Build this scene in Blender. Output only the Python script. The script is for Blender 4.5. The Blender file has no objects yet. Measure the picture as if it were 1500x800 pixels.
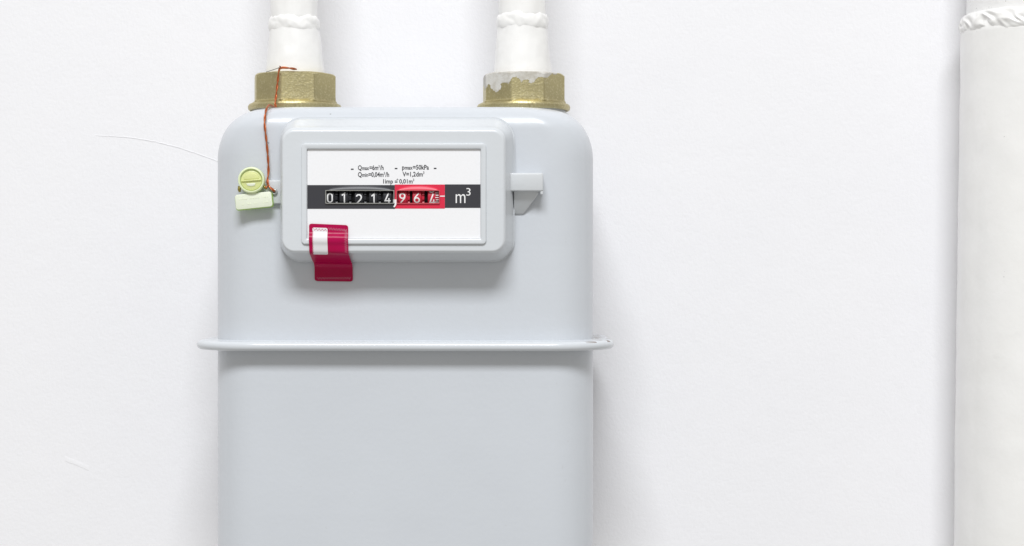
import bpy, bmesh, math, random
from math import sin, cos, pi, sqrt, radians, exp
from mathutils import Vector, noise

random.seed(7)
sc = bpy.context.scene
COL = sc.collection

# ------------------------------------------------------------------ camera
CAM_Y = -1.25                      # camera stands 1.25 m from the wall (wall face is y = 0)
FRONT = -0.150                     # front face of the meter body
cam = bpy.data.cameras.new("camera")
cam.lens = 66.0
cam.sensor_width = 36.0
cam.clip_end = 50
cam_o = bpy.data.objects.new("camera", cam)
cam_o.location = (0, CAM_Y, 0)
cam_o.rotation_euler = (radians(90), 0, 0)
COL.objects.link(cam_o)
sc.camera = cam_o

# ------------------------------------------------------------------ light
w = bpy.data.worlds.new("World")
sc.world = w
w.use_nodes = True
w.node_tree.nodes["Background"].inputs[0].default_value = (1.0, 0.978, 0.928, 1)
w.node_tree.nodes["Background"].inputs[1].default_value = 0.455


def area(name, loc, target, sx, sy, power, color):
    l = bpy.data.lights.new(name, 'AREA')
    l.shape = 'RECTANGLE'
    l.size, l.size_y = sx, sy
    l.energy = power
    l.color = color
    o = bpy.data.objects.new(name, l)
    o.location = loc
    o.rotation_euler = (Vector(target) - Vector(loc)).to_track_quat('-Z', 'Y').to_euler()
    COL.objects.link(o)
    return o


area("ceiling_lamp", (-0.08, -3.75, 3.65), (-0.04, -0.1, 0.0), 2.3, 1.1, 234, (0.962, 0.98, 1.0))

sc.view_settings.view_transform = 'Standard'
sc.view_settings.look = 'None'
sc.view_settings.gamma = 1
sc.view_settings.exposure = 0.0
sc.view_settings.use_curve_mapping = False


# ------------------------------------------------------------------ helpers
def S(y):                          # metres per photo pixel at depth y
    return 0.0004 * (y - CAM_Y) / 1.1


def X(px, y):
    return (px - 750) * S(y)


def Z(py, y):
    return (400 - py) * S(y)


def P(px, py, y):
    return Vector((X(px, y), y, Z(py, y)))


def root_loc(o):
    while o.parent:
        o = o.parent
    return o.location.copy()


def tag(o, label, cat, group=None):
    o["label"] = label
    o["category"] = cat
    if group:
        o["group"] = group
    return o


def thing(name, loc, label, cat, group=None):
    o = bpy.data.objects.new(name, None)
    o.empty_display_size = 0.02
    COL.objects.link(o)
    o.location = loc
    return tag(o, label, cat, group)


def obj(name, verts, faces, mats, parent=None, origin=None, smooth=True, fmat=None, recalc=True):
    base = root_loc(parent) if parent else Vector(origin or (0, 0, 0))
    me = bpy.data.meshes.new(name)
    me.from_pydata([Vector(v) - base for v in verts], [], faces)
    if not isinstance(mats, (list, tuple)):
        mats = [mats]
    for m in mats:
        me.materials.append(m)
    if fmat:
        for p, i in zip(me.polygons, fmat):
            p.material_index = i
    if recalc:
        bm = bmesh.new()
        bm.from_mesh(me)
        bmesh.ops.recalc_face_normals(bm, faces=bm.faces)
        bm.to_mesh(me)
        bm.free()
    for p in me.polygons:
        p.use_smooth = smooth
    o = bpy.data.objects.new(name, me)
    COL.objects.link(o)
    if parent:
        o.parent = parent
    else:
        o.location = base
    return o


def sharpen(o, deg=35):
    o.data.set_sharp_from_angle(angle=radians(deg))
    return o


class MB:
    def __init__(s):
        s.v, s.f = [], []

    def add(s, vs, fs):
        k = len(s.v)
        s.v += [Vector(v) for v in vs]
        s.f += [[i + k for i in f] for f in fs]
        return s

    def loft(s, rings, cap0=True, cap1=True, closed=True):
        n = len(rings[0])
        vs = [p for r in rings for p in r]
        fs = []
        for i in range(len(rings) - 1):
            for j in range(n if closed else n - 1):
                a, b = i * n + j, i * n + (j + 1) % n
                fs.append([a, b, b + n, a + n])
        if cap0:
            fs.append(list(range(n))[::-1])
        if cap1:
            fs.append([(len(rings) - 1) * n + j for j in range(n)])
        return s.add(vs, fs)

    def box(s, x0, x1, y0, y1, z0, z1):
        return s.loft([[(x0, y0, z), (x1, y0, z), (x1, y1, z), (x0, y1, z)] for z in (z0, z1)])

    def tube(s, pts, r, n=8):
        pts = [Vector(p) for p in pts]
        rings = []
        ref = Vector((0.3, 0.9, 0.2))
        for i, p in enumerate(pts):
            t = (pts[min(i + 1, len(pts) - 1)] - pts[max(i - 1, 0)]).normalized()
            a = (ref - t * ref.dot(t)).normalized()
            b = t.cross(a)
            ref = a
            rr = r[i] if isinstance(r, (list, tuple)) else r
            rings.append([p + (a * cos(2 * pi * k / n) + b * sin(2 * pi * k / n)) * rr for k in range(n)])
        return s.loft(rings)

    def build(s, name, mats, parent=None, **k):
        return obj(name, s.v, s.f, mats, parent, **k)


def bevelled(o, width, seg=3, deg=40):
    """bevel sharp edges of an object's mesh"""
    bm = bmesh.new()
    bm.from_mesh(o.data)
    es = [e for e in bm.edges if len(e.link_faces) == 2 and e.calc_face_angle(0) > radians(deg)]
    bmesh.ops.bevel(bm, geom=es, offset=width, segments=seg, profile=0.5, affect='EDGES', clamp_overlap=True)
    bm.to_mesh(o.data)
    bm.free()
    for p in o.data.polygons:
        p.use_smooth = True
    sharpen(o, 50)
    return o


def rrect(cx, cy, hw, hh, r, n=10):
    r = min(r, hw - 1e-5, hh - 1e-5)
    out = []
    for k, (sx, sy) in enumerate(((1, 1), (-1, 1), (-1, -1), (1, -1))):
        for i in range(n + 1):
            a = (k + i / n) * pi / 2
            out.append((cx + sx * (hw - r) + r * cos(a), cy + sy * (hh - r) + r * sin(a)))
    return out


def ribbon2d(pts, hw, closed=False):
    """flat stroke around a 2-D polyline -> verts, faces"""
    n = len(pts)
    V2 = [Vector((p[0], p[1], 0)) for p in pts]
    L, R = [], []
    for i in range(n):
        if closed:
            a, b = V2[(i - 1) % n], V2[(i + 1) % n]
            d0, d1 = (V2[i] - a).normalized(), (b - V2[i]).normalized()
        else:
            d0 = (V2[i] - V2[max(i - 1, 0)])
            d1 = (V2[min(i + 1, n - 1)] - V2[i])
            d0 = d0.normalized() if d0.length > 0 else d1.normalized()
            d1 = d1.normalized() if d1.length > 0 else d0
        n0, n1 = Vector((-d0.y, d0.x, 0)), Vector((-d1.y, d1.x, 0))
        m = (n0 + n1)
        m = m.normalized() if m.length > 1e-6 else n0
        k = hw / max(0.35, m.dot(n0))
        L.append(V2[i] + m * k)
        R.append(V2[i] - m * k)
    vs = [(p.x, p.y) for q in zip(L, R) for p in q]
    fs = [[2 * i, 2 * i + 1, 2 * ((i + 1) % n) + 1, 2 * ((i + 1) % n)] for i in range(n if closed else n - 1)]
    return vs, fs


def arc(cx, cy, rx, ry, a0, a1, n=14):
    return [(cx + rx * cos(radians(a0 + (a1 - a0) * i / n)), cy + ry * sin(radians(a0 + (a1 - a0) * i / n))) for i in range(n + 1)]


# ------------------------------------------------------------------ materials
def nodes(name):
    m = bpy.data.materials.new(name)
    m.use_nodes = True
    nt = m.node_tree
    return m, nt, nt.nodes["Principled BSDF"]


def N(nt, t, **k):
    n = nt.nodes.new(t)
    for a, b in k.items():
        if a.startswith('i_'):
            n.inputs[a[2:]].default_value = b
        else:
            setattr(n, a, b)
    return n


def noise_tex(nt, scale, detail=3, rough=0.5, vec=None):
    n = N(nt, 'ShaderNodeTexNoise')
    n.inputs['Scale'].default_value = scale
    n.inputs['Detail'].default_value = detail
    n.inputs['Roughness'].default_value = rough
    if vec is None:
        tc = N(nt, 'ShaderNodeTexCoord')
        vec = tc.outputs['Object']
    nt.links.new(vec, n.inputs['Vector'])
    return n


def ramp(nt, src, p0, p1, c0=(0, 0, 0, 1), c1=(1, 1, 1, 1)):
    r = N(nt, 'ShaderNodeValToRGB')
    r.color_ramp.elements[0].position = p0
    r.color_ramp.elements[1].position = p1
    r.color_ramp.elements[0].color = c0
    r.color_ramp.elements[1].color = c1
    nt.links.new(src, r.inputs[0])
    return r


def mixc(nt, fac, a, b, blend='MIX'):
    m = N(nt, 'ShaderNodeMix', data_type='RGBA', blend_type=blend)
    for i, v in ((0, fac), (6, a), (7, b)):
        if hasattr(v, 'links'):
            nt.links.new(v, m.inputs[i])
        elif i == 0:
            m.inputs[0].default_value = v
        else:
            m.inputs[i].default_value = (*v, 1) if len(v) == 3 else v
    return m.outputs[2]


def math_n(nt, op, a, b=None, clamp=False):
    m = N(nt, 'ShaderNodeMath', operation=op, use_clamp=clamp)
    for i, v in enumerate((a, b)):
        if v is None:
            continue
        if hasattr(v, 'links'):
            nt.links.new(v, m.inputs[i])
        else:
            m.inputs[i].default_value = v
    return m.outputs[0]


def bump(nt, bs, height, strength, dist, prev=None):
    b = N(nt, 'ShaderNodeBump')
    b.inputs['Strength'].default_value = strength
    b.inputs['Distance'].default_value = dist
    nt.links.new(height, b.inputs['Height'])
    if prev:
        nt.links.new(prev, b.inputs['Normal'])
    nt.links.new(b.outputs[0], bs.inputs['Normal'])
    return b.outputs[0]


def specks(nt, scale, size, thin):
    """sparse irregular dots: 1 inside a dot"""
    tc = N(nt, 'ShaderNodeTexCoord')
    wob = noise_tex(nt, scale * 4, 2)
    v = N(nt, 'ShaderNodeTexVoronoi', feature='F1')
    v.inputs['Scale'].default_value = scale
    nt.links.new(tc.outputs['Object'], v.inputs['Vector'])
    d = math_n(nt, 'ADD', v.outputs['Distance'], math_n(nt, 'MULTIPLY', wob.outputs[0], size * 0.9))
    inside = math_n(nt, 'LESS_THAN', d, size)
    sep = N(nt, 'ShaderNodeSeparateColor')
    nt.links.new(v.outputs['Color'], sep.inputs[0])
    keep = math_n(nt, 'LESS_THAN', sep.outputs[0], thin)
    return math_n(nt, 'MULTIPLY', inside, keep)


def simple(name, col, rough=0.4, metal=0.0, **k):
    m, nt, bs = nodes(name)
    bs.inputs['Base Color'].default_value = (*col, 1)
    bs.inputs['Roughness'].default_value = rough
    bs.inputs['Metallic'].default_value = metal
    for a, b in k.items():
        bs.inputs[a.replace('_', ' ')].default_value = b
    n = noise_tex(nt, 900, 3)
    nt.links.new(mixc(nt, math_n(nt, 'MULTIPLY', n.outputs[0], 0.25), col, tuple(c * 0.72 for c in col)), bs.inputs['Base Color'])
    return m


# white painted plaster wall
m_wall, nt, bs = nodes("wall_paint")
big = noise_tex(nt, 5, 3)
nt.links.new(mixc(nt, ramp(nt, big.outputs[0], .35, .7).outputs[0], (.862, .857, .878), (.838, .835, .860)), bs.inputs['Base Color'])
bs.inputs['Roughness'].default_value = 0.62
bs.inputs['Specular IOR Level'].default_value = 0.3
fine = noise_tex(nt, 420, 5, 0.6)
mid = noise_tex(nt, 60, 3)
b0 = bump(nt, bs, mid.outputs[0], 0.2, 0.0014)
bump(nt, bs, fine.outputs[0], 0.38, 0.0005, b0)

# light grey enamel of the meter
def enamel(name, col, rough=.33, spots=True, rust=False):
    m, nt, bs = nodes(name)
    mott = noise_tex(nt, 14, 4)
    c = mixc(nt, ramp(nt, mott.outputs[0], .3, .75).outputs[0], col, tuple(x * .965 for x in col))
    if spots:
        c = mixc(nt, math_n(nt, 'MULTIPLY', specks(nt, 70, .050, .16), .6), c, (.20, .19, .18))
        dirt = noise_tex(nt, 260, 5, .7)
        c = mixc(nt, math_n(nt, 'MULTIPLY', ramp(nt, dirt.outputs[0], .66, .74).outputs[0], .22), c, (.38, .36, .33))
    mp = N(nt, 'ShaderNodeMapping')
    mp.inputs['Scale'].default_value = (9, 9, 260)
    tcs = N(nt, 'ShaderNodeTexCoord')
    nt.links.new(tcs.outputs['Object'], mp.inputs[0])
    stk = noise_tex(nt, 1.0, 4, .6, mp.outputs[0])
    c = mixc(nt, math_n(nt, 'MULTIPLY', ramp(nt, stk.outputs[0], .5, .75).outputs[0], .03), c, tuple(x * .7 for x in col))
    if rust:
        tc = N(nt, 'ShaderNodeTexCoord')
        sx = N(nt, 'ShaderNodeSeparateXYZ')
        nt.links.new(tc.outputs['Object'], sx.inputs[0])
        geo = N(nt, 'ShaderNodeNewGeometry')
        sn = N(nt, 'ShaderNodeSeparateXYZ')
        nt.links.new(geo.outputs['Normal'], sn.inputs[0])
        up = math_n(nt, 'GREATER_THAN', sn.outputs[2], .62)
        right = ramp(nt, sx.outputs[0], .104, .116).outputs[0]
        ch = noise_tex(nt, 150, 3, .6)
        chip = math_n(nt, 'MULTIPLY', ramp(nt, ch.outputs[0], .55, .57).outputs[0], math_n(nt, 'MULTIPLY', up, right))
        ch2 = noise_tex(nt, 330, 3, .6)
        chip2 = math_n(nt, 'MULTIPLY', ramp(nt, ch2.outputs[0], .72, .74).outputs[0], up)
        c = mixc(nt, math_n(nt, 'MAXIMUM', chip, chip2), c, (.13, .075, .045))
    nt.links.new(c, bs.inputs['Base Color'])
    bs.inputs['Roughness'].default_value = rough
    bs.inputs['Coat Weight'].default_value = .25
    bs.inputs['Coat Roughness'].default_value = .12
    peel = noise_tex(nt, 330, 2)
    wav = noise_tex(nt, 22, 2)
    b0 = bump(nt, bs, wav.outputs[0], .12, .004)
    bump(nt, bs, peel.outputs[0], .2, .0004, b0)
    return m


m_enamel = enamel("grey_enamel", (.615, .643, .685))
m_rim = enamel("grey_enamel_rim", (.66, .69, .725), .28, True, True)
m_plastic = enamel("grey_plastic_housing", (.655, .682, .712), .34, True)
m_clip = enamel("grey_clip_plastic", (.62, .64, .66), .42, False)

m_dial = simple("dial_white_print", (.90, .90, .92), .4)
m_black = simple("dial_dark_band", (.038, .038, .046), .38)
m_red = simple("dial_red_band", (.72, .018, .062), .38)
m_ink = simple("black_ink", (.03, .03, .035), .6)
m_whiteink = simple("white_ink", (.90, .90, .90), .5)
m_metalframe = simple("window_frame_metal", (.46, .46, .43), .35, .6)
m_redframe = simple("window_frame_red", (.62, .10, .12), .35)
m_drum = simple("black_drum_plastic", (.018, .019, .024), .3)
m_drumred = simple("red_drum_plastic", (.55, .016, .045), .35)
m_dark = simple("dark_cavity_plastic", (.008, .008, .009), .6)
m_copper = simple("copper_wire_lacquer", (.47, .125, .04), .28, .5)
m_steel = simple("thin_steel_wire", (.22, .21, .20), .4, .8)
m_bead = simple("grey_metal_bead", (.45, .47, .45), .35, .5)
m_tagring = simple("lime_seal_plastic", (.91, .985, .66), .3, Subsurface_Weight=.3, Subsurface_Scale=.004)
m_tagface = simple("pale_lime_seal_plate", (.965, .99, .86), .3, Subsurface_Weight=.3, Subsurface_Scale=.004)
m_lime = simple("green_lime_seal_edge", (.70, .88, .30), .3)
m_rotor = simple("yellow_lime_seal_insert", (.90, .93, .47), .25)
m_emboss = simple("seal_emboss", (.88, .92, .74), .4)
m_brassbit = simple("seal_brass_pin", (.33, .27, .06), .35, .7)



def translucent(m, tint, k_tr, k_clear):
    nt = m.node_tree
    bs = nt.nodes["Principled BSDF"]
    out = nt.nodes["Material Output"]
    tr = N(nt, 'ShaderNodeBsdfTranslucent')
    tr.inputs[0].default_value = (*tint, 1)
    cl = N(nt, 'ShaderNodeBsdfTransparent')
    cl.inputs[0].default_value = (*tint, 1)
    a = N(nt, 'ShaderNodeMixShader')
    a.inputs[0].default_value = k_tr
    nt.links.new(bs.outputs[0], a.inputs[1])
    nt.links.new(tr.outputs[0], a.inputs[2])
    b = N(nt, 'ShaderNodeMixShader')
    b.inputs[0].default_value = k_clear
    nt.links.new(a.outputs[0], b.inputs[1])
    nt.links.new(cl.outputs[0], b.inputs[2])
    nt.links.new(b.outputs[0], out.inputs[0])


translucent(m_lime, (.80, 1.0, .30), .2, .5)
for mm in (m_tagring, m_tagface, m_rotor):
    mm.node_tree.nodes["Principled BSDF"].inputs['Subsurface Weight'].default_value = 0
translucent(m_tagring, (.86, 1.0, .45), .05, .10)
translucent(m_tagface, (.88, 1.0, .5), .05, .14)
translucent(m_rotor, (.92, .95, .35), .15, .15)

# red sealing film
m_tape, nt, bs = nodes("red_security_film")
lw = noise_tex(nt, 60, 2)
nt.links.new(mixc(nt, lw.outputs[0], (.39, .001, .034), (.43, .002, .085)), bs.inputs['Base Color'])
bs.inputs['Roughness'].default_value = .28
bs.inputs['Specular IOR Level'].default_value = .18
m_patch = simple("white_patch_film", (.80, .78, .80), .5)
m_zig = simple("pale_stitch_print", (.64, .24, .34), .5)


# thick white gloss paint on pipes
def pipe_paint(name, col, pits=.0):
    m, nt, bs = nodes(name)
    a = noise_tex(nt, 30, 3)
    c = mixc(nt, ramp(nt, a.outputs[0], .35, .7).outputs[0], col, (col[0] * .985, col[1] * .984, col[2] * .978))
    sp = specks(nt, 150 + pits * 700, .09 + pits * .6, .15 + pits * 2.0)
    c = mixc(nt, math_n(nt, 'MULTIPLY', sp, .55), c, (.36, .36, .35))
    sm = noise_tex(nt, 45, 5, .65)
    c = mixc(nt, math_n(nt, 'MULTIPLY', ramp(nt, sm.outputs[0], .64, .74).outputs[0], .10), c, (.45, .45, .43))
    nt.links.new(c, bs.inputs['Base Color'])
    bs.inputs['Roughness'].default_value = .28
    bs.inputs['Coat Weight'].default_value = .3
    bs.inputs['Coat Roughness'].default_value = .1
    lump = noise_tex(nt, 70, 3)
    grain = noise_tex(nt, 380, 3)
    b0 = bump(nt, bs, lump.outputs[0], .2, .0018)
    b1 = bump(nt, bs, grain.outputs[0], .12 + pits, .0005, b0)
    bump(nt, bs, math_n(nt, 'SUBTRACT', 1.0, sp), .4, .0008, b1)
    return m


m_pipe = pipe_paint("white_pipe_paint", (.88, .872, .86))
m_pipe_pit = pipe_paint("white_pipe_paint_pitted", (.87, .865, .86), .3)


# yellow passivated cast nut, with or without dried white paint
def nut_mat(name, paint):
    m, nt, bs = nodes(name)
    tc = N(nt, 'ShaderNodeTexCoord')
    a = noise_tex(nt, 60, 4)
    g = noise_tex(nt, 800, 2, .55)
    c = mixc(nt, ramp(nt, a.outputs[0], .35, .7).outputs[0], (.53, .465, .25), (.45, .395, .22))
    c = mixc(nt, math_n(nt, 'MULTIPLY', ramp(nt, g.outputs[0], .5, .72).outputs[0], .5), c, (.73, .67, .44))
    dk = noise_tex(nt, 130, 5, .7)
    c = mixc(nt, math_n(nt, 'MULTIPLY', ramp(nt, dk.outputs[0], .60, .76).outputs[0], .6), c, (.26, .21, .11))
    metal, rough = .92, .45
    if paint:
        sx = N(nt, 'ShaderNodeSeparateXYZ')
        nt.links.new(tc.outputs['Object'], sx.inputs[0])
        e = noise_tex(nt, 120, 4, .55)
        low = noise_tex(nt, 45, 2)
        # dried paint runs down from the top rim and covers the left facets
        lvl = math_n(nt, 'ADD', math_n(nt, 'MULTIPLY', sx.outputs[2], 55.0),
                     math_n(nt, 'ADD', math_n(nt, 'MULTIPLY', e.outputs[0], .9), math_n(nt, 'MULTIPLY', low.outputs[0], .9)))
        lvl = math_n(nt, 'SUBTRACT', lvl, math_n(nt, 'MULTIPLY', sx.outputs[0], 12.0))
        pm = ramp(nt, lvl, .0, .01)
        pm.color_ramp.elements[0].position = .0
        pm.color_ramp.elements[1].position = 1.0
        k = math_n(nt, 'GREATER_THAN', lvl, 1.86)
        c = mixc(nt, k, c, mixc(nt, ramp(nt, dk.outputs[0], .4, .65).outputs[0], (.60, .585, .55), (.45, .42, .36)))
        nt.links.new(math_n(nt, 'MULTIPLY', math_n(nt, 'SUBTRACT', 1.0, k), .92), bs.inputs['Metallic'])
        nt.links.new(math_n(nt, 'ADD', math_n(nt, 'MULTIPLY', k, .2), .42), bs.inputs['Roughness'])
    else:
        bs.inputs['Metallic'].default_value = metal
        bs.inputs['Roughness'].default_value = rough
    nt.links.new(c, bs.inputs['Base Color'])
    b0 = bump(nt, bs, a.outputs[0], .15, .0015)
    b1 = bump(nt, bs, g.outputs[0], .36, .0005, b0)
    if paint:
        bump(nt, bs, k, .6, .0007, b1)
    return m


m_nut = nut_mat("yellow_passivated_nut", False)
m_nut2 = nut_mat("yellow_nut_with_dried_paint", True)

# ------------------------------------------------------------------ wall
wv = MB().box(-1.6, 1.6, 0.0, 0.12, -1.1, 1.1)
wall = wv.build("wall", m_wall, smooth=False)
wall["kind"] = "structure"
wall["label"] = "white painted plaster wall behind the gas meter"


def crease(pts, up, h, name="plaster_crease"):
    """a raised lip of plaster: gentle slope above, sharp step below the line"""
    path = []
    for i in range(len(pts) - 1):
        for k in range(12):
            t = k / 12
            path.append((pts[i][0] * (1 - t) + pts[i + 1][0] * t, pts[i][1] * (1 - t) + pts[i + 1][1] * t))
    path.append(pts[-1])
    rings = []
    n = len(path)
    for i, (px, py) in enumerate(path):
        t = i / (n - 1)
        k = min(1, t / .25, (1 - t) / .10 + .15) * (.8 + .4 * noise.noise((i * .35, 1, 0)))
        hh = h * max(.02, k)
        jit = .0004 * noise.noise((i * .5, 5, 0))
        x, z = X(px, 0), Z(py, 0) + jit
        prof = [(up, .0006), (up * .6, -hh * .12), (up * .3, -hh * .5), (.0006, -hh), (0, -hh * .95), (-.0006, .0006)]
        rings.append([(x, yy, z + dz) for dz, yy in prof])
    m = MB().loft(rings, False, False, closed=False)
    o = m.build(name, m_wall, wall)
    sharpen(o, 60)
    return o


crease([(140, 199.5), (165, 200.5), (192, 202.5), (225, 208), (262, 217), (300, 230), (330, 241)], .0014, .00022)
crease([(95, 676), (112, 682), (130, 690)], .006, .00007)

# ------------------------------------------------------------------ the gas meter
BX0, BX1 = X(317, -.13), X(869.5, -.13)
BCX, BHW = (BX0 + BX1) / 2, (BX1 - BX0) / 2
BCY, BHD = -.081, .069
TOPZ = Z(158, -.132)
FLZ = Z(507.8, -.162)
BOTZ = -.205
meter = thing("gas_meter", (BCX, BCY, BOTZ),
              "light grey gas meter with black and red number counter on white wall", "gas meter")


def shell_ring(z, ix, iy, r=.027):
    return [(x, y, z) for x, y in rrect(BCX, BCY, BHW - ix, BHD - iy, r, 14)]


def shell(zs, top, sgn, rx, rzx, ry, rzy):
    rings = []
    for z in zs:
        d = (top - z) * sgn                    # distance to the end cap
        tx = min(1, max(0, 1 - d / rzx))
        ty = min(1, max(0, 1 - d / rzy))
        ix = rx * (1 - sqrt(max(0, 1 - tx ** 2.1)))
        iy = ry * (1 - sqrt(max(0, 1 - ty ** 2)))
        rings.append(shell_ring(z, ix, iy))
    return rings


zs = [FLZ + .002 + (TOPZ - .033 - FLZ) * i / 10 for i in range(10)] + [TOPZ - .031 * (1 - sin(pi / 2 * i / 36)) for i in range(37)]
sh = MB().loft(shell(zs, TOPZ, 1, .027, .031, .013, .0135), False, True)
sharpen(sh.build("upper_shell", m_enamel, meter), 60)
zs = [FLZ - .002 - (FLZ - BOTZ - .033) * i / 10 for i in range(10)] + [BOTZ + .031 * (1 - sin(pi / 2 * i / 36)) for i in range(37)]
sh = MB().loft(shell(zs, BOTZ, -1, .027, .031, .013, .0135), False, True)
sharpen(sh.build("lower_shell", m_enamel, meter), 60)

# rolled seam rim round the waist
rim = []
ov, th = .0125, .0027
prof = [(-.004, th * 1.5), (0.0005, th * 1.15), (.0022, th * .98)] + [(ov - th + th * cos(radians(a)), th * sin(radians(a)) * .98) for a in range(90, -91, -15)] + [(.0006, -th * .98), (-.004, -th * 1.0)]
for o_, dz in prof:
    rim.append([(x, y, FLZ + dz + .0002 * noise.noise((x * 25, y * 25, 3))) for x, y in rrect(BCX, BCY, BHW + o_, BHD + o_ * .92, .027 + o_, 14)])
rim_o = MB().loft(rim, False, False).build("seam_rim", m_rim, meter)
sharpen(rim_o, 70)

# connection bosses under the two nuts
NY = -.081
NX = (X(432, NY), X(767, NY))
NZ0 = Z(163.2, NY)
for nx in NX:
    m = MB()
    m.loft([[(nx + r * cos(2 * pi * k / 40), NY + r * sin(2 * pi * k / 40), z) for k in range(40)] for r, z in ((.031, TOPZ - .004), (.028, TOPZ + .0006), (.0262, TOPZ + .0012), (.0262, NZ0 + .001))])
    sharpen(m.build("connection_boss", m_enamel, meter), 40)

# ---- counter housing
HB = -.150
HF = -.1755
fx0, fx1, fz0, fz1 = X(415.5, HF), X(736, HF), Z(366, HF), Z(194, HF)      # front face
bx0, bx1, bz0, bz1 = X(411, HB), X(753.5, HB), Z(384, HB), Z(172.5, HB)      # base on the body
lx0, lx1, lz0, lz1 = X(450, HF), X(704, HF), Z(349.5, HF), Z(218.5, HF)    # opening of the dial


def hring(t, y, r0=.0128, r1=.0060, inset=0.):
    x0, x1, z0, z1 = (a + (b - a) * t for a, b in ((bx0, fx0), (bx1, fx1), (bz0, fz0), (bz1, fz1)))
    r = r0 + (r1 - r0) * t
    return [(x, y, z) for x, z in rrect((x0 + x1) / 2, (z0 + z1) / 2, (x1 - x0) / 2 - inset, (z1 - z0) / 2 - inset, max(.002, r - inset), 10)]


rings = [hring(.10, HB + .022), hring(.10, HB - .0007), hring(-.02, HB - .0007), hring(-.03, HB - .0012), hring(-.01, HB - .0022), hring(.07, HB - .0022), hring(.10, HB - .0030)]
FB = .0042
for i in range(6):
    t = i / 5
    rings.append(hring(.12 + .56 * t, HB - .006 + (HF + FB - HB + .006) * t))


def hfillet(a):
    return .68 + .31 * (1 - cos(a)), HF + FB * (1 - sin(a))


for i in range(1, 15):
    rings.append(hring(*hfillet(i / 14 * pi / 2)))
rings.append(hring(1.02, HF))
lcx, lcz, lhw, lhh = (lx0 + lx1) / 2, (lz0 + lz1) / 2, (lx1 - lx0) / 2, (lz1 - lz0) / 2
rings.append([(x, HF, z) for x, z in rrect(lcx, lcz, lhw + .0015, lhh + .0015, .001, 10)])
rings.append([(x, HF + .0165, z) for x, z in rrect(lcx, lcz, lhw + .0015, lhh + .0015, .001, 10)])
hs = MB().loft(rings, True, True)
housing = hs.build("counter_housing", m_plastic, meter)
sharpen(housing, 42)

# raised frame round the dial
LP = HF - .0014
rings = []
for off, y, r in ((.0033, HF + .001, .0022), (.0032, HF - .0009, .0022), (.0030, LP + .00008, .0020), (.0027, LP, .0018), (.0007, LP + .0001, .0008), (.0002, LP + .0004, .0006), (0, HF + .0012, .0005)):
    rings.append([(x, y, z) for x, z in rrect(lcx, lcz, lhw + off, lhh + off, r, 6)])
sharpen(MB().loft(rings, False, False).build("dial_frame", m_plastic, housing), 50)

# ---- dial plate with two windows
DY = HF + .0003


def panel(xs, zs_, holes, y, th_):
    """flat panel made of cells, minus the hole cells, with rims"""
    m = MB()
    nx, nz = len(xs) - 1, len(zs_) - 1
    solid = lambda i, j: 0 <= i < nx and 0 <= j < nz and (i, j) not in holes
    for i in range(nx):
        for j in range(nz):
            if not solid(i, j):
                continue
            a, b, c, d = xs[i], xs[i + 1], zs_[j], zs_[j + 1]
            m.add([(a, y, c), (b, y, c), (b, y, d), (a, y, d)], [[0, 1, 2, 3]])
            m.add([(a, y + th_, c), (b, y + th_, c), (b, y + th_, d), (a, y + th_, d)], [[3, 2, 1, 0]])
            for di, dj, p, q in ((-1, 0, (a, c), (a, d)), (1, 0, (b, c), (b, d)), (0, -1, (a, c), (b, c)), (0, 1, (a, d), (b, d))):
                if not solid(i + di, j + dj):
                    m.add([(p[0], y, p[1]), (q[0], y, q[1]), (q[0], y + th_, q[1]), (p[0], y + th_, p[1])], [[0, 1, 2, 3]])
    return m


px_ = lambda v: X(v, DY)
pz_ = lambda v: Z(v, DY)
wx = [478, 576.5, 582, 643]
wz = [297.4, 279.8]
xs = [lx0, px_(wx[0]), px_(wx[1]), px_(wx[2]), px_(wx[3]), lx1]
zz = [lz0, pz_(wz[0]), pz_(wz[1]), lz1]
dial = panel(xs, zz, {(1, 1), (3, 1)}, DY, .0005).build("dial_plate", m_dial, meter, smooth=False)
BY = DY - .00012
bz = [pz_(306), pz_(wz[0]), pz_(wz[1]), pz_(271.2)]
lx0b, lx1b = lx0 + .0001, lx1 - .0001
panel([lx0b, px_(wx[0]), px_(wx[1]), px_(578.3)], bz, {(1, 1)}, BY, .0001).build("dark_band", m_black, dial, smooth=False)
panel([px_(578.4), px_(wx[2]), px_(wx[3]), px_(651.6)], [pz_(305.6), bz[1], bz[2], pz_(270.4)], {(1, 1)}, BY - .00003, .0001).build("red_band", m_red, dial, smooth=False)
panel([px_(651.7), lx1b], [pz_(304.6), pz_(270.2)], set(), BY, .0001).build("dark_band", m_black, dial, smooth=False)

# window frames and the sloping hoods above them
for (a, b, mat, hm, name) in ((wx[0], wx[1], m_metalframe, m_black, "window_frame"), (wx[2], wx[3], m_redframe, m_red, "window_frame")):
    x0, x1, z0, z1 = px_(a), px_(b), pz_(wz[0]), pz_(wz[1])
    cx, cz, hw, hh = (x0 + x1) / 2, (z0 + z1) / 2, (x1 - x0) / 2, (z1 - z0) / 2
    rings = []
    for off, y in ((.00052, BY), (.00052, BY - .0008), (.0004, BY - .0010), (.0001, BY - .0010), (0, BY - .0008), (0, DY + .0005)):
        rings.append([(x, y, z) for x, z in rrect(cx, cz, hw + off, hh + off, .0004, 4)])
    wf = MB().loft(rings, False, False).build(name, mat, dial)
    sharpen(wf, 40)
    rows = []
    for i in range(31):
        t = -1 + 2 * i / 30
        h = .0025 * sqrt(max(0, 1 - abs(t) ** 2.4)) + .00002
        x = cx + t * (hw + .0001)
        zb = z1 + .0005
        rows.append([(x, BY - .0010, zb)] + [(x, BY - .0010 - .0002 * sin(pi * k / 6) + .00105 * k / 6, zb + h * k / 6) for k in range(1, 7)])
    MB().loft(rows, False, False, closed=False).build("window_hood", hm, dial)

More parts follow.
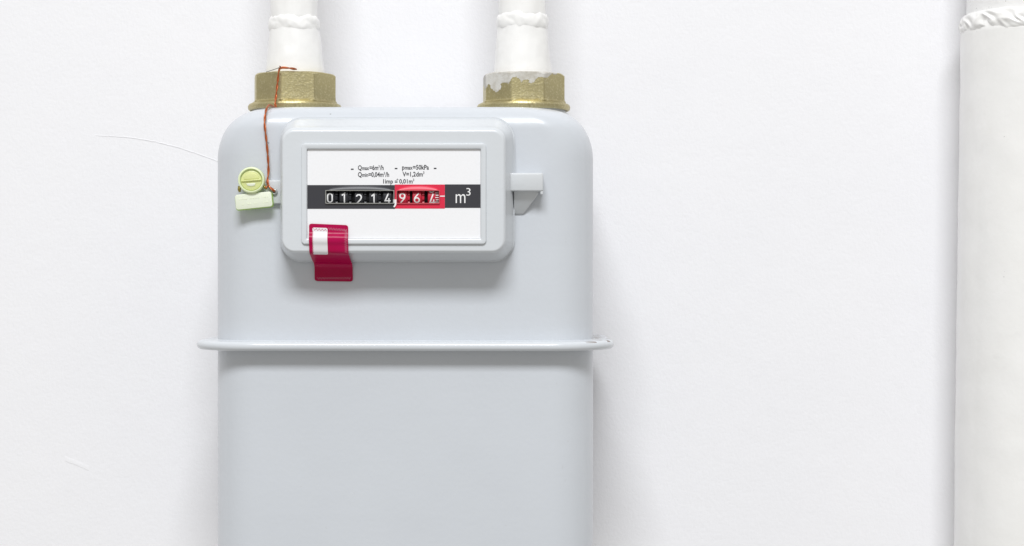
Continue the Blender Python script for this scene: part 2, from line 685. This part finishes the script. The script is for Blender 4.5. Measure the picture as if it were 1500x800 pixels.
# lettering -------------------------------------------------------------
def text_mesh(s, size=1.0, bold=.018):
    c = bpy.data.curves.new("lettering_source", 'FONT')
    c.body = s
    c.size = size
    c.offset = bold
    c.resolution_u = 4
    o = bpy.data.objects.new("lettering_source", c)
    COL.objects.link(o)
    dg = bpy.context.evaluated_depsgraph_get()
    me = bpy.data.meshes.new_from_object(o.evaluated_get(dg))
    vs = [(v.co.x, v.co.y) for v in me.vertices]
    fs = [list(p.vertices) for p in me.polygons]
    bpy.data.objects.remove(o)
    bpy.data.curves.remove(c)
    bpy.data.meshes.remove(me)
    return vs, fs


_cap = text_mesh("H")[0]
CAP = max(v[1] for v in _cap)


def letter_line(parts, x0, x1, base, cap, mat, y, parent, name="lettering"):
    """parts: (text, scale, raise); fitted between photo columns x0..x1, cap height in px"""
    cur, out_v, out_f = 0.0, [], []
    for s, k, up in parts:
        if s == " ":
            cur += .25 * k
            continue
        vs, fs = text_mesh(s, 1.0, .024 if mat is m_ink else -.004)
        lo = min(v[0] for v in vs)
        hi = max(v[0] for v in vs)
        n = len(out_v)
        out_v += [((v[0] - lo) * k + cur, v[1] * k + up * CAP) for v in vs]
        out_f += [[i + n for i in f] for f in fs]
        cur += (hi - lo) * k + .06
    cur -= .06
    sx = (x1 - x0) / cur
    sy = cap / CAP
    s = S(y)
    vv = [((x0 + v[0] * sx - 750) * s, y, (400 - base + v[1] * sy) * s) for v in out_v]
    return obj(name, vv, out_f, mat, parent, smooth=False, recalc=False)


TY = DY - .00006
letter_line([("Q", 1, 0), ("max", .84, 0), ("=6m", 1, 0), ("3", .55, .5), ("/h", 1, 0)], 524.3, 562, 249, 6.7, m_ink, TY, dial)
letter_line([("p", 1, 0), ("max", .84, 0), ("=50kPa", 1, 0)], 589, 628.3, 248.4, 6.7, m_ink, TY, dial)
letter_line([("Q", 1, 0), ("min", .84, 0), ("=0,04m", 1, 0), ("3", .55, .5), ("/h", 1, 0)], 524.3, 570, 259, 6.7, m_ink, TY, dial)
letter_line([("V=1,2", 1, 0), ("dm", 1, 0), ("3", .55, .55)], 589.6, 621.6, 258.5, 6.7, m_ink, TY, dial)
letter_line([("1imp", 1, 0), (" ", 1, 0), ("=", 1, -.1), (" ", 1, 0), ("0,01m", 1, 0), ("3", .55, .55)], 561.3, 606.7, 268.7, 6.2, m_ink, TY, dial)
hat = [(581.0, 263.6), (582.2, 262.2), (583.4, 263.6)]
v2, f2 = ribbon2d(hat, .4)
obj("lettering", [P(a, b, TY) for a, b in v2], f2, m_ink, dial, smooth=False)
for x, y in ((516, 248), (580.2, 247), (637.4, 246.8)):
    v2, f2 = ribbon2d([(x - 2, y), (x + 2, y)], .95)
    obj("dash_mark", [P(a, b, TY) for a, b in v2], f2, m_ink, dial, smooth=False)
TB = BY - .00012
letter_line([("m", 1, 0)], 667.5, 681.8, 297.6, 15 / .74, m_whiteink, TB, dial)
letter_line([("3", 1, 0)], 683, 689.3, 286.6, 11.3, m_whiteink, TB, dial)
# decimal comma and pointer line
cm = [(575.9, 292.2), (580.9, 292.2), (581.0, 297), (580.3, 300.4), (578.6, 303.2), (577.0, 303.9), (576.2, 302.6), (577.7, 300.4), (578.2, 297.6), (575.9, 297.2)]
obj("decimal_comma", [P(a, b, BY - .0009) for a, b in cm] + [P(a, b, BY - .0001) for a, b in cm],
    [list(range(10))] + [[i, (i + 1) % 10, 10 + (i + 1) % 10, 10 + i] for i in range(10)], m_whiteink, dial, smooth=False)
v2, f2 = ribbon2d([(644.4, 287.4), (651.6, 287.4)], .75)
obj("pointer_line", [P(a, b, TB) for a, b in v2], f2, m_whiteink, dial, smooth=False)

# ---- number wheels behind the windows
WR = .0072
WY = DY + .0006 + WR
WZ = pz_(288.8)
obj("counter_back", *(lambda m: (m.v, m.f))(MB().box(px_(474), px_(648), WY + WR * .7, WY + WR * .7 + .001, pz_(310), pz_(268))), m_dark, meter, smooth=False)
obj("wheel_axle", *(lambda m: (m.v, m.f))(MB().loft([[(x, WY + .005 * cos(2 * pi * k / 24), WZ + .005 * sin(2 * pi * k / 24)) for k in range(24)] for x in (px_(475), px_(647))])), m_dark, meter)

STROKES = {
    '0': [([(p) for p in arc(.28, .70, .22, .25, 0, 180, 10)] + arc(.28, .30, .22, .25, 180, 360, 10), True)],
    '1': [([(.12, .74), (.36, .95), (.36, 0)], False)],
    '2': [(arc(.29, .70, .24, .25, 165, -25, 14) + [(.42, .44), (.06, .045), (.58, .045)], False)],
    '3': [(arc(.27, .73, .2, .22, 150, -90, 12) + arc(.27, .28, .24, .235, 90, -150, 14), False)],
    '4': [([(.40, 1.0), (.08, .24), (.60, .24)], False), ([(.44, .5), (.44, 0)], False)],
    '6': [(arc(.29, .28, .23, .235, 0, 360, 20)[:-1], True), ([(.46, .96)] + arc(.46, .30, .40, .46, 130, 180, 8), False)],
    '9': [(arc(.29, .72, .23, .235, 0, 360, 20)[:-1], True), ([(.12, .03)] + arc(.12, .70, .40, .46, -50, 0, 8), False)],
}


def on_wheel(xc, u, v, lift):
    a = v / WR
    return Vector((xc + u, WY - (WR + lift) * cos(a), WZ + (WR + lift) * sin(a)))


def numeral(d, cxp, top, bot, parent, wpx=15.2):
    s = S(WY - WR)
    h = (bot - top) * s
    v0 = WZ_off(bot)
    m = MB()
    for pts, cl in STROKES[d]:
        dense = []
        n = len(pts)
        for i in range(n if cl else n - 1):
            a, b = pts[i], pts[(i + 1) % n]
            k = max(1, int(math.hypot(b[0] - a[0], b[1] - a[1]) / .08))
            dense += [(a[0] + (b[0] - a[0]) * j / k, a[1] + (b[1] - a[1]) * j / k) for j in range(k)]
        if not cl:
            dense.append(pts[-1])
        vs, fs = ribbon2d(dense, .062, cl)
        m.add([on_wheel(X(cxp, WY - WR), (u - .29) * wpx * s, v0 + v * h, .00006) for u, v in vs], fs)
    return m.build("numeral", m_whiteink, parent)


def WZ_off(py):
    return Z(py, WY - WR) - WZ


wheel_mesh = {}


def wheel(cxp, mat, key):
    s = S(WY - WR)
    x = X(cxp, WY - WR)
    hw = 6.4 * s
    prof = [(-hw, .004), (-hw, WR - .0003), (-hw + .0003, WR), (hw - .0003, WR), (hw, WR - .0003), (hw, WR - .0012), (hw + .0006, WR - .0012), (hw + .0006, WR - .0004), (hw + .0017, WR - .0004), (hw + .0017, .004)]
    m = MB()
    n = 60
    for i in range(len(prof) - 1):
        pass
    rings = []
    for j, (dx, r) in enumerate(prof):
        ring = []
        for k in range(n):
            a = 2 * pi * k / n
            rr = r - (.0009 if (j in (7, 8) and k % 4 < 2) else 0)
            ring.append((x + dx, WY - rr * cos(a), WZ + rr * sin(a)))
        rings.append(ring)
    m.loft(rings, True, True)
    o = m.build("number_wheel", mat, meter)
    sharpen(o, 40)
    return o


for d, cxp, top, bot in (('0', 483.4, 283.0, 297.0), ('1', 503.4, 282.4, 297.2), ('2', 525.6, 284.6, 299.2), ('1', 546.8, 283.6, 298.4), ('4', 567.4, 283.0, 297.6)):
    numeral(d, cxp, top, bot, wheel(cxp, m_drum, 'k'))
for d, cxp, top, bot in (('9', 589.4, 283.0, 297.6), ('6', 610.6, 282.8, 297.2), ('4', 633.0, 283.6, 300.9)):
    wh = wheel(cxp, m_drumred, 'r')
    numeral(d, cxp, top, bot, wh)
    if d == '4':
        numeral('3', 632.4, 266.5, 282.2, wh)
        for i in range(9):
            ty = 276 + i * 3.35
            s = S(WY - WR)
            m = MB()
            v2, f2 = ribbon2d([(638.4 if i % 2 else 637.6, 0), (642.4, 0)], .62)
            m.add([on_wheel(0, X(a, WY - WR), WZ_off(ty) + b * s, .00007) for a, b in v2], f2)
            m.build("tick_mark", m_whiteink, wh)

# ---- clip on the right of the housing, lug on the left
m = MB()
y0 = -.1615
m.box(X(744, y0), X(795.8, y0), y0, FRONT + .002, Z(280, y0), Z(253.3, y0))
clip = m.build("side_clip", m_clip, meter, smooth=False)
bevelled(clip, .0009, 3)
gy = y0 + .0088
out = [(752.5, 279), (788.5, 279), (788.5, 284.5), (767, 313.5), (755, 314), (752.5, 312)]
m = MB().loft([[P(a, b, y0 + .0035 + .0070 * (b - 279) / 35) for a, b in out], [Vector((X(a, gy), FRONT + .002, Z(b, gy))) for a, b in out]])
g = m.build("gusset", m_clip, clip, smooth=False)
bevelled(g, .0006, 2)
m = MB().box(X(791.5, y0), X(795.6, y0), y0 + .0007, y0 + .004, Z(285, y0), Z(279, y0))
bevelled(m.build("catch", m_clip, clip, smooth=False), .0004, 2)
ly = -.1535
m = MB().box(X(389, ly), X(414, ly), ly, FRONT + .002, Z(298.5, ly), Z(264, ly))
lug = m.build("seal_lug", m_clip, meter, smooth=False)
bevelled(lug, .0007, 3)


def torus(c, R, r, n=24, k=10, tilt=0.0):
    m = MB()
    rings = []
    for i in range(n):
        a = 2 * pi * i / n
        ring = []
        for j in range(k):
            b = 2 * pi * j / k
            rr = R + r * cos(b)
            p = Vector((rr * cos(a), r * sin(b), rr * sin(a)))
            p = Vector((p.x * cos(tilt) + p.y * sin(tilt), -p.x * sin(tilt) + p.y * cos(tilt), p.z))
            ring.append(Vector(c) + p)
        rings.append(ring)
    rings.append(rings[0])
    m.loft(rings, False, False)
    return m


torus(P(402, 281.2, ly - .0008), .0012, .0007).build("eyelet", m_bead, lug)

# ------------------------------------------------------------------ pipes
def lathe(nx, ny, prof, wob=0., seed=0, n=72, lean=(0, 0), z_ref=0.):
    """prof: (z, r) ; wob: radial lumpiness ; lean: dx,dy per metre"""
    rings = []
    for z, r in prof:
        ring = []
        for k in range(n):
            a = 2 * pi * k / n
            rr = r + wob * noise.noise((cos(a) * 2.2 + seed, sin(a) * 2.2, z * 60)) + wob * .5 * noise.noise((cos(a) * 5 + seed, sin(a) * 5, z * 160))
            ring.append((nx + lean[0] * (z - z_ref) + rr * cos(a), ny + lean[1] * (z - z_ref) + rr * sin(a), z))
        rings.append(ring)
    return MB().loft(rings, True, True)


def bead(nx, ny, z, R, r_tube, h, seed, lean, z_ref, n=150, ra=.0006, per=.0034):
    """an irregular welded bead with overlapping ripples"""
    rings = []
    K = 26
    for j in range(K + 1):
        t = -1 + 2 * j / K
        ring = []
        for k in range(n):
            a = 2 * pi * k / n
            wave = .0010 * noise.noise((cos(a) * 1.6 + seed, sin(a) * 1.6, 0)) + .0004 * noise.noise((cos(a) * 4 + seed, sin(a) * 4, 2))
            hh = h * (1 + .25 * noise.noise((cos(a) * 3 + seed, sin(a) * 3, 7)))
            body = sqrt(max(0, 1 - t * t)) ** .9
            # ripples: crescents slanting along the bead
            ph = a * R / per + 1.1 * t * t + 2.0 * t + seed + 1.5 * noise.noise((cos(a) * 2, sin(a) * 2, seed))
            rip = ra * (abs(sin(ph * .5)) - .6 if per > .002 else 1.2 - 3.2 * abs(noise.noise((a * R / .0060 + 1.3 * t, t * 1.1, seed)))) * max(0, 1 - abs(t) ** 2)
            if per < .002:
                wave += .0016 * noise.noise((a * R / .011, 3, seed)) * (1 - t) / 2
            rr = R - .0008 + (r_tube + rip) * body + .0003 * noise.noise((cos(a) * 6 + seed, sin(a) * 6, t * 1.5))
            zz_ = z + wave + t * hh
            ring.append((nx + lean[0] * (zz_ - z_ref) + rr * cos(a), ny + rr * sin(a), zz_))
        rings.append(ring)
    return MB().loft(rings, True, True)


def lin(a, b, n):
    return [a + (b - a) * i / n for i in range(n + 1)]


def gas_pipe(cx_top, cx_bot, rp, rc0, rc1, zb, seed, label):
    zr = Z(103, NY)
    xt, xb = X(cx_top, NY), X(cx_bot, NY)
    lean = ((xt - xb) / (Z(0, NY) - zr), 0)
    t = thing("gas_pipe", (xb, NY, NZ0 + .004), label, "pipe", "white painted pipes joined to the meter top")
    lathe(xb, NY, [(z, rp) for z in lin(zb, .42, 50)], .0007, seed, lean=lean, z_ref=zr).build("pipe_tube", m_pipe, t)
    pr = [(NZ0 + .0042, rc0)] + [(z, rc0 + (rc1 - rc0) * min(1, max(0, (z - zr) / (zb - zr)) ** .85)) for z in lin(NZ0 + .006, zb, 24)]
    lathe(xb, NY, pr, .0005, seed + 3, lean=lean, z_ref=zr).build("tapered_tailpiece", m_pipe, t)
    bead(xb, NY, zb, rp, .0024, .0052, seed, lean, zr).build("weld_bead", m_pipe, t)
    return t


s_ = S(NY)
gas_pipe(430.3, 432.6, 34.2 * s_, 43.2 * s_, 36.0 * s_, Z(38, NY), 1.3,
         "white painted gas pipe entering the left brass nut, wired to the lime seal")
gas_pipe(764.6, 765.6, 34.8 * s_, 42.6 * s_, 36.2 * s_, Z(33.5, NY), 6.1,
         "white painted gas pipe entering the right nut that is smeared with dried paint")

PR = .045
PY = -.038
PX = .3345
zl = Z(28, -.07)
big_pipe = thing("riser_pipe", (PX, PY, -.9), "thick white painted riser pipe with weld bead at the right edge", "pipe")
lean = (.0130, 0)
lathe(PX - .0008, PY, [(z, PR) for z in lin(-.9, zl, 160)], .0005, 11, 96, lean=lean).build("lower_tube", m_pipe, big_pipe)
lathe(PX + .0012, PY, [(z, PR - .0016) for z in lin(zl, .9, 100)], .0007, 17, 96, lean=lean).build("upper_tube", m_pipe_pit, big_pipe)
bead(PX, PY, zl, PR - .0006, .0021, .0072, 3.7, lean, 0, 420, .0013, .0012).build("weld_bead", m_pipe, big_pipe)

# ------------------------------------------------------------------ union nuts
def union_nut(nx, first_deg, mat, label):
    z0 = NZ0
    z1, z2 = z0 + .0052, Z(103.8, -.1055)
    R = 62.3 * S(NY)
    RF = 68.3 * S(NY)
    n = 96

    def octr(a, extra=0.):
        d = (math.degrees(a) - first_deg + 22.5) % 45 - 22.5      # angle from nearest vertex
        c = cos(radians(22.5)) / cos(radians(22.5 - abs(d)))
        return R * min(c, .9965)

    rings = []
    angs = []
    for v in range(8):                                             # denser near the vertices
        for d in (-20, -16, -11, -6, -3.5, -2, -.8, .8, 2, 3.5, 6, 11, 16, 20, 22.5):
            angs.append(radians(first_deg + 45 * v + d))
    def ring(f, z):
        return [(nx + f(a) * sin(a), NY - f(a) * cos(a), z + (.00025 * noise.noise((a * 3, z * 90, nx * 50)))) for a in angs]
    cham = R * .945
    rings.append(ring(lambda a: .0230, z0 + .0006))
    rings.append(ring(lambda a: RF - .0012, z0))
    rings.append(ring(lambda a: RF - .0002, z0 + .0008))
    rings.append(ring(lambda a: RF, z0 + .0026))
    rings.append(ring(lambda a: RF - .0006, z0 + .0038))
    rings.append(ring(lambda a: RF - .0022, z0 + .0046))
    rings.append(ring(lambda a: octr(a) + .0008, z1))
    rings.append(ring(lambda a: octr(a) + .0001, z1 + .0008))
    for i in range(1, 8):
        t = i / 7
        rings.append([(nx + octr(a) * sin(a), NY - octr(a) * cos(a),
                       z1 + .0008 + (z2 - .0006 - max(0, octr(a) - cham) * .75 - z1 - .0008) * t) for a in angs])
    rings.append(ring(lambda a: min(octr(a), cham) - .0006, z2 - .0001))
    rings.append(ring(lambda a: min(octr(a), cham) - .002, z2))
    rings.append(ring(lambda a: .0165, z2))
    o = MB().loft(rings, True, True).build("union_nut", mat, origin=(nx, NY, z0))
    sharpen(o, 22)
    return tag(o, label, "nut", "eight sided brass nuts on top of the meter")


union_nut(NX[0], -12, m_nut, "clean gold octagonal union nut with copper wire hanging across it")
union_nut(NX[1], -17, m_nut2, "gold octagonal union nut smeared with dried grey white paint")

# ------------------------------------------------------------------ seal wire
def smooth_path(ctrl, n=14):
    out = []
    c = [Vector(p) for p in ctrl]
    c = [c[0]] + c + [c[-1]]
    for i in range(1, len(c) - 2):
        for k in range(n):
            t = k / n
            a, b, d, e = c[i - 1], c[i], c[i + 1], c[i + 2]
            out.append(.5 * ((2 * b) + (d - a) * t + (2 * a - 5 * b + 4 * d - e) * t * t + (3 * b - a - 3 * d + e) * t ** 3))
    out.append(c[-2])
    return out


nfy = NY - 26.5e-3
ctrl = [P(434, 101.6, nfy + .0045), P(424, 100.0, nfy + .001), P(413, 99.4, nfy - .0002), P(408.8, 103, nfy - .0008), P(406.5, 122, nfy - .0006),
        P(404.5, 140, nfy - .0014), P(403.2, 152, nfy - .0036), Vector((X(404.4, -.113), -.1135, TOPZ + .0014)), Vector((X(400, -.126), -.127, TOPZ + .0012)), Vector((X(394, -.14), -.1405, TOPZ + .0006)), Vector((X(389.5, -.148), -.1480, TOPZ - .0035)), Vector((X(387.8, -.1515), -.1516, TOPZ - .0095)),
        P(388, 186, -.1526), P(390.5, 208, -.1530), P(392.6, 232, -.1532), P(393.2, 252, -.1532), P(391.8, 266, -.1545), P(394.5, 273, -.1550), P(399, 277.4, -.1560), P(402.4, 280.6, -.1556)]
path = smooth_path(ctrl, 22)
wire = thing("seal_wire", ctrl[-1], "twisted copper seal wire running from the left nut down to the lime seal", "wire")
tot = 0.0
A, B = [], []
ref = Vector((.2, .9, .1))
for i, p in enumerate(path):
    t = (path[min(i + 1, len(path) - 1)] - path[max(i - 1, 0)]).normalized()
    a = (ref - t * ref.dot(t)).normalized()
    b = t.cross(a)
    ref = a
    if i:
        tot += (p - path[i - 1]).length
    ph = tot / .0125 * 2 * pi + 1.2 * noise.noise((tot * 90, 0, 0))
    rad = .00036
    off = (a * cos(ph) + b * sin(ph)) * rad
    A.append(p + off)
    B.append(p - off)
MB().tube(A, .00042, 7).build("strand", m_copper, wire)
MB().tube(B, .00042, 7).build("strand", m_copper, wire)
st = smooth_path([P(390, 105.5, nfy + .006), P(398, 103, nfy + .0015), P(408, 99.5, nfy - .0012), P(411.5, 97.2, nfy - .0018)], 8)
MB().tube(st, .00022, 6).build("loose_end", m_steel, wire)
st = smooth_path([P(409.5, 96.6, nfy - .0012), P(411, 99.5, nfy - .0012), P(409, 102.5, nfy - .0012)], 6)
MB().tube(st, .00034, 6).build("loose_end", m_copper, wire)
st = smooth_path([P(391, 207.5, -.1536), P(393.5, 210, -.1546), P(394.2, 208.5, -.155)], 6)
MB().tube(st, .00016, 6).build("loose_end", m_steel, wire)

# ------------------------------------------------------------------ lime seal
TGY = -.1575
seal = thing("security_seal", P(371, 293, TGY), "lime yellow plastic seal with round slotted cap hanging on copper wire", "seal")
c = P(368.6, 264, TGY)
s = S(TGY)


def disc(c, rx, rz, y0, y1, bev, n=48):
    rings = []
    for f, y in ((1, y0), (1, y1 + bev), (1 - .25 * bev / rx, y1 + bev * .35), (1 - bev / rx, y1)):
        rings.append([(c.x + rx * f * cos(2 * pi * k / n), y, c.z + rz * f * sin(2 * pi * k / n)) for k in range(n)])
    return MB().loft(rings)


# ring-shaped body with a raised collar
rings = []
n = 56
for f, y in ((19.4, TGY + .003), (19.6, TGY - .001), (19.2, TGY - .0022), (18.2, TGY - .0026), (16.9, TGY - .0026), (16.2, TGY - .0021), (16.0, TGY - .0006)):
    rings.append([(c.x + f * s * cos(2 * pi * k / n), y, c.z + f * s * .985 * sin(2 * pi * k / n)) for k in range(n)])
body_ring = MB().loft(rings)
ring_o = body_ring.build("seal_collar", m_tagring, seal)
sharpen(ring_o, 50)
cap = disc(c - Vector((0, 0, .0002)), 15.6 * s, 14.6 * s, TGY - .0005, TGY - .0016, .0007).build("seal_cap", m_rotor, seal)
sharpen(cap, 40)
# grip bar and lower window of the cap
m = MB()
m.loft([[(c.x + dx * s, y, c.z + dz * s) for dx, dz in ((-14.6, -2.6), (14.6, -.4), (14.6, 1.8), (-14.6, -.5))] for y in (TGY - .0014, TGY - .0026)])
bar = m.build("grip_bar", m_rotor, cap, smooth=False)
bevelled(bar, .0003, 2)
m = MB()
out = [(-11 + 22 * i / 16, 9.6 * sqrt(max(0, 1 - (-1 + 2 * i / 16) ** 2 * .9)) + 1.2) for i in range(17)] + [(11, 1.6), (-11, .4)]
m.loft([[(c.x + dx * s, y, c.z + dz * s) for dx, dz in out] for y in (TGY - .0013, TGY - .0019)])
bevelled(m.build("cap_wing", m_rotor, cap, smooth=False), .0003, 2)
m = MB()
out = [(-7.5, -5), (6.5, -4.2), (5.2, -8.4), (0, -9.4), (-5.5, -8.6)]
m.loft([[(c.x + dx * s, y, c.z + dz * s) for dx, dz in out] for y in (TGY - .0013, TGY - .0020)])
bevelled(m.build("cap_insert", m_tagface, cap, smooth=False), .0003, 2)

ang = radians(5.8)
pc = P(371.8, 294, TGY)


def tagp(u, v, y):
    return (pc.x + (u * cos(ang) - v * sin(ang)) * s, y, pc.z + (u * sin(ang) + v * cos(ang)) * s)


rings = []
for ins, y in ((.2, TGY + .0008), (0, TGY + .0006), (0, TGY - .0003), (.2, TGY - .0006), (.7, TGY - .0007)):
    rings.append([tagp(u, v, y) for u, v in rrect(0, 0, 26.8 - ins, 11.0 - ins, 3.6 - ins * .6, 8)])
plate = MB().loft(rings).build("seal_plate", m_tagface, seal)
rings = []
for ins, y in ((.8, TGY + .0030), (0, TGY + .0026), (0, TGY + .0012), (.4, TGY + .0009)):
    rings.append([tagp(u, v, y) for u, v in rrect(0, -.5, 27.6 - ins, 11.5 - ins, 4 - ins * .6, 8)])
sharpen(MB().loft(rings).build("plate_backing", m_lime, plate), 45)
sharpen(plate, 45)
m = MB()                                                   # worn embossed characters, illegible in the photograph
random.seed(3)
for row, v in enumerate((3.2, -4.6)):
    u = -21.5
    while u < 21:
        wd = random.uniform(1.2, 2.4)
        if random.random() < .8:
            h = random.uniform(1.0, 2.4)
            m.loft([[tagp(u, v, y), tagp(u + wd, v, y), tagp(u + wd * .9, v + h, y), tagp(u + .2, v + h, y)] for y in (TGY - .0006, TGY - .0009)])
        u += wd + random.uniform(1.0, 2.0)
m.build("embossed_marks", m_emboss, plate, smooth=False)
m = MB().tube([P(350.8, 272.5, TGY + .0005), P(350.6, 278, TGY + .0005), P(351.2, 281.5, TGY + .0005)], [.0009, .0011, .0006], 8)
m.build("pin", m_brassbit, seal)
m = MB().tube([P(386.5, 271.5, TGY + .0002), P(388.2, 275, TGY + .0002), P(391.6, 276.6, TGY + .0002)], [.0009, .0009, .0006], 8)
m.build("pin", m_brassbit, seal)
st = smooth_path([P(387.5, 274.8, TGY), P(390.5, 274.4, TGY - .0004), P(392.5, 271.5, TGY + .001), P(392.8, 268, TGY + .0028)], 8)
MB().tube(st, .0005, 7).build("wire_loop", m_copper, seal)

# ------------------------------------------------------------------ red sealing film over the frame and the housing's lower edge
xl, xr = X(452.8, HF), X(510, HF)
def on_edge(deg):
    t, y = hfillet(radians(deg))
    nz = sin(radians(90 - deg))
    return (y - .0006 * (1 - nz * .6), bz0 + (fz0 - bz0) * t - .0006 * nz)


prof = [(DY - .0004, Z(327.6, HF)), (DY - .0005, Z(335, HF)), (DY - .0008, Z(341, HF)), (LP - .0004, Z(346.5, HF)), (LP - .0007, Z(350, HF)), (LP - .0006, Z(354, HF)),
        (HF - .0012, Z(359, HF)), on_edge(88), on_edge(66), on_edge(48), on_edge(30), on_edge(12),
        (HB - .0090, bz0 + (fz0 - bz0) * .16 - .0006), (HB - .0040, bz0 - .0004), (HB - .0018, bz0 - .0022), (HB - .0009, Z(393, HB)), (HB - .0008, Z(402, HB)), (HB - .0009, Z(411.8, HB))]
pth = smooth_path([Vector((0, a, b)) for a, b in prof], 6)
L = [0.]
for i in range(1, len(pth)):
    L.append(L[-1] + (pth[i] - pth[i - 1]).length)
TL = L[-1]


def film(u, t, lift=0.):
    """u: metres across from the left edge, t: metres along the film from its top"""
    t = min(max(t, 0), TL)
    i = max(k for k in range(len(L)) if L[k] <= t)
    i = min(i, len(L) - 2)
    f = (t - L[i]) / (L[i + 1] - L[i])
    p = pth[i].lerp(pth[i + 1], f)
    d = pth[min(i + 2, len(pth) - 1)] - pth[max(i - 1, 0)]
    nrm = Vector((0, d.z, -d.y)).normalized()
    if nrm.y > 0:
        nrm = -nrm
    slant = .0006 * (t / TL)
    return Vector((xl + u + slant, p.y, p.z - .0006 * (u / (xr - xl)) * max(0, 1 - t / .01) - 0.0003 * (u / (xr - xl)))) + nrm * lift


FW = xr - xl
rows_f, rows_b = [], []
ts = sorted(set([0, .0003, .0008, .0014] + [TL * i / 90 for i in range(91)] + [TL - .0003, TL - .0008, TL - .0014]))
for t in ts:
    e = min(t, TL - t)
    cr = .0014
    ins = cr - sqrt(max(0, cr * cr - (cr - min(e, cr)) ** 2))
    us = [ins + (FW - 2 * ins) * k / 16 for k in range(17)]
    rows_f.append([film(u, t, .00018 + .00012 * noise.noise((u * 300, t * 200, 4))) for u in us])
    rows_b.append([film(u, t, 0) for u in us])
rings = [f + b[::-1] for f, b in zip(rows_f, rows_b)]
sticker = thing("seal_sticker", film(FW / 2, TL), "red security sticker with white patch folded over the dial's lower left corner", "sticker")
so = MB().loft(rings).build("red_film", m_tape, sticker)
sharpen(so, 60)


def on_film(name, u0, u1, t0, t1, lift, mat, parent, cr=.0006):
    rows = []
    for i in range(31):
        t = t0 + (t1 - t0) * i / 30
        e = min(t - t0, t1 - t)
        ins = cr - sqrt(max(0, cr * cr - (cr - min(e, cr)) ** 2))
        a, b = u0 + ins, u1 - ins
        us = [a + (b - a) * k / 6 for k in range(7)]
        rows.append([film(u, t, lift) for u in us] + [film(u, t, .0001) for u in us[::-1]])
    o = MB().loft(rows).build(name, mat, parent)
    sharpen(o, 60)
    return o


sm = S(HF)
on_film("white_patch", 5.0 * sm, 27.0 * sm, .0022, 48 * sm, .00042, m_patch, so)


def zigzag(u0, t0, u1, t1, n, amp, lift, mat):
    m = MB()
    pts = []
    for i in range(n + 1):
        f = i / n
        du, dt = u1 - u0, t1 - t0
        k = amp * (1 if i % 2 else -1)
        ll = math.hypot(du, dt)
        pts.append((u0 + du * f - dt / ll * k, t0 + dt * f + du / ll * k))
    vs, fs = ribbon2d(pts, .00009)
    m.add([film(u, t, lift) for u, t in vs], fs)
    return m.build("stitch_print", mat, so)


zigzag(28.5 * sm, .0026, FW - 2 * sm, .0032, 14, .0007, .00040, m_zig)
zigzag(FW - 3.2 * sm, .003, FW - 3.2 * sm, .017, 20, .0007, .00040, m_zig)
zigzag(6.2 * sm, .0032, 26 * sm, .0036, 9, .0006, .00050, m_tape)
zigzag(5.6 * sm, .004, 5.6 * sm, 46 * sm, 30, .0002, .00050, m_tape)
zigzag(4 * sm, TL - .0016, FW - 3 * sm, TL - .0020, 24, .0006, .00040, m_zig)
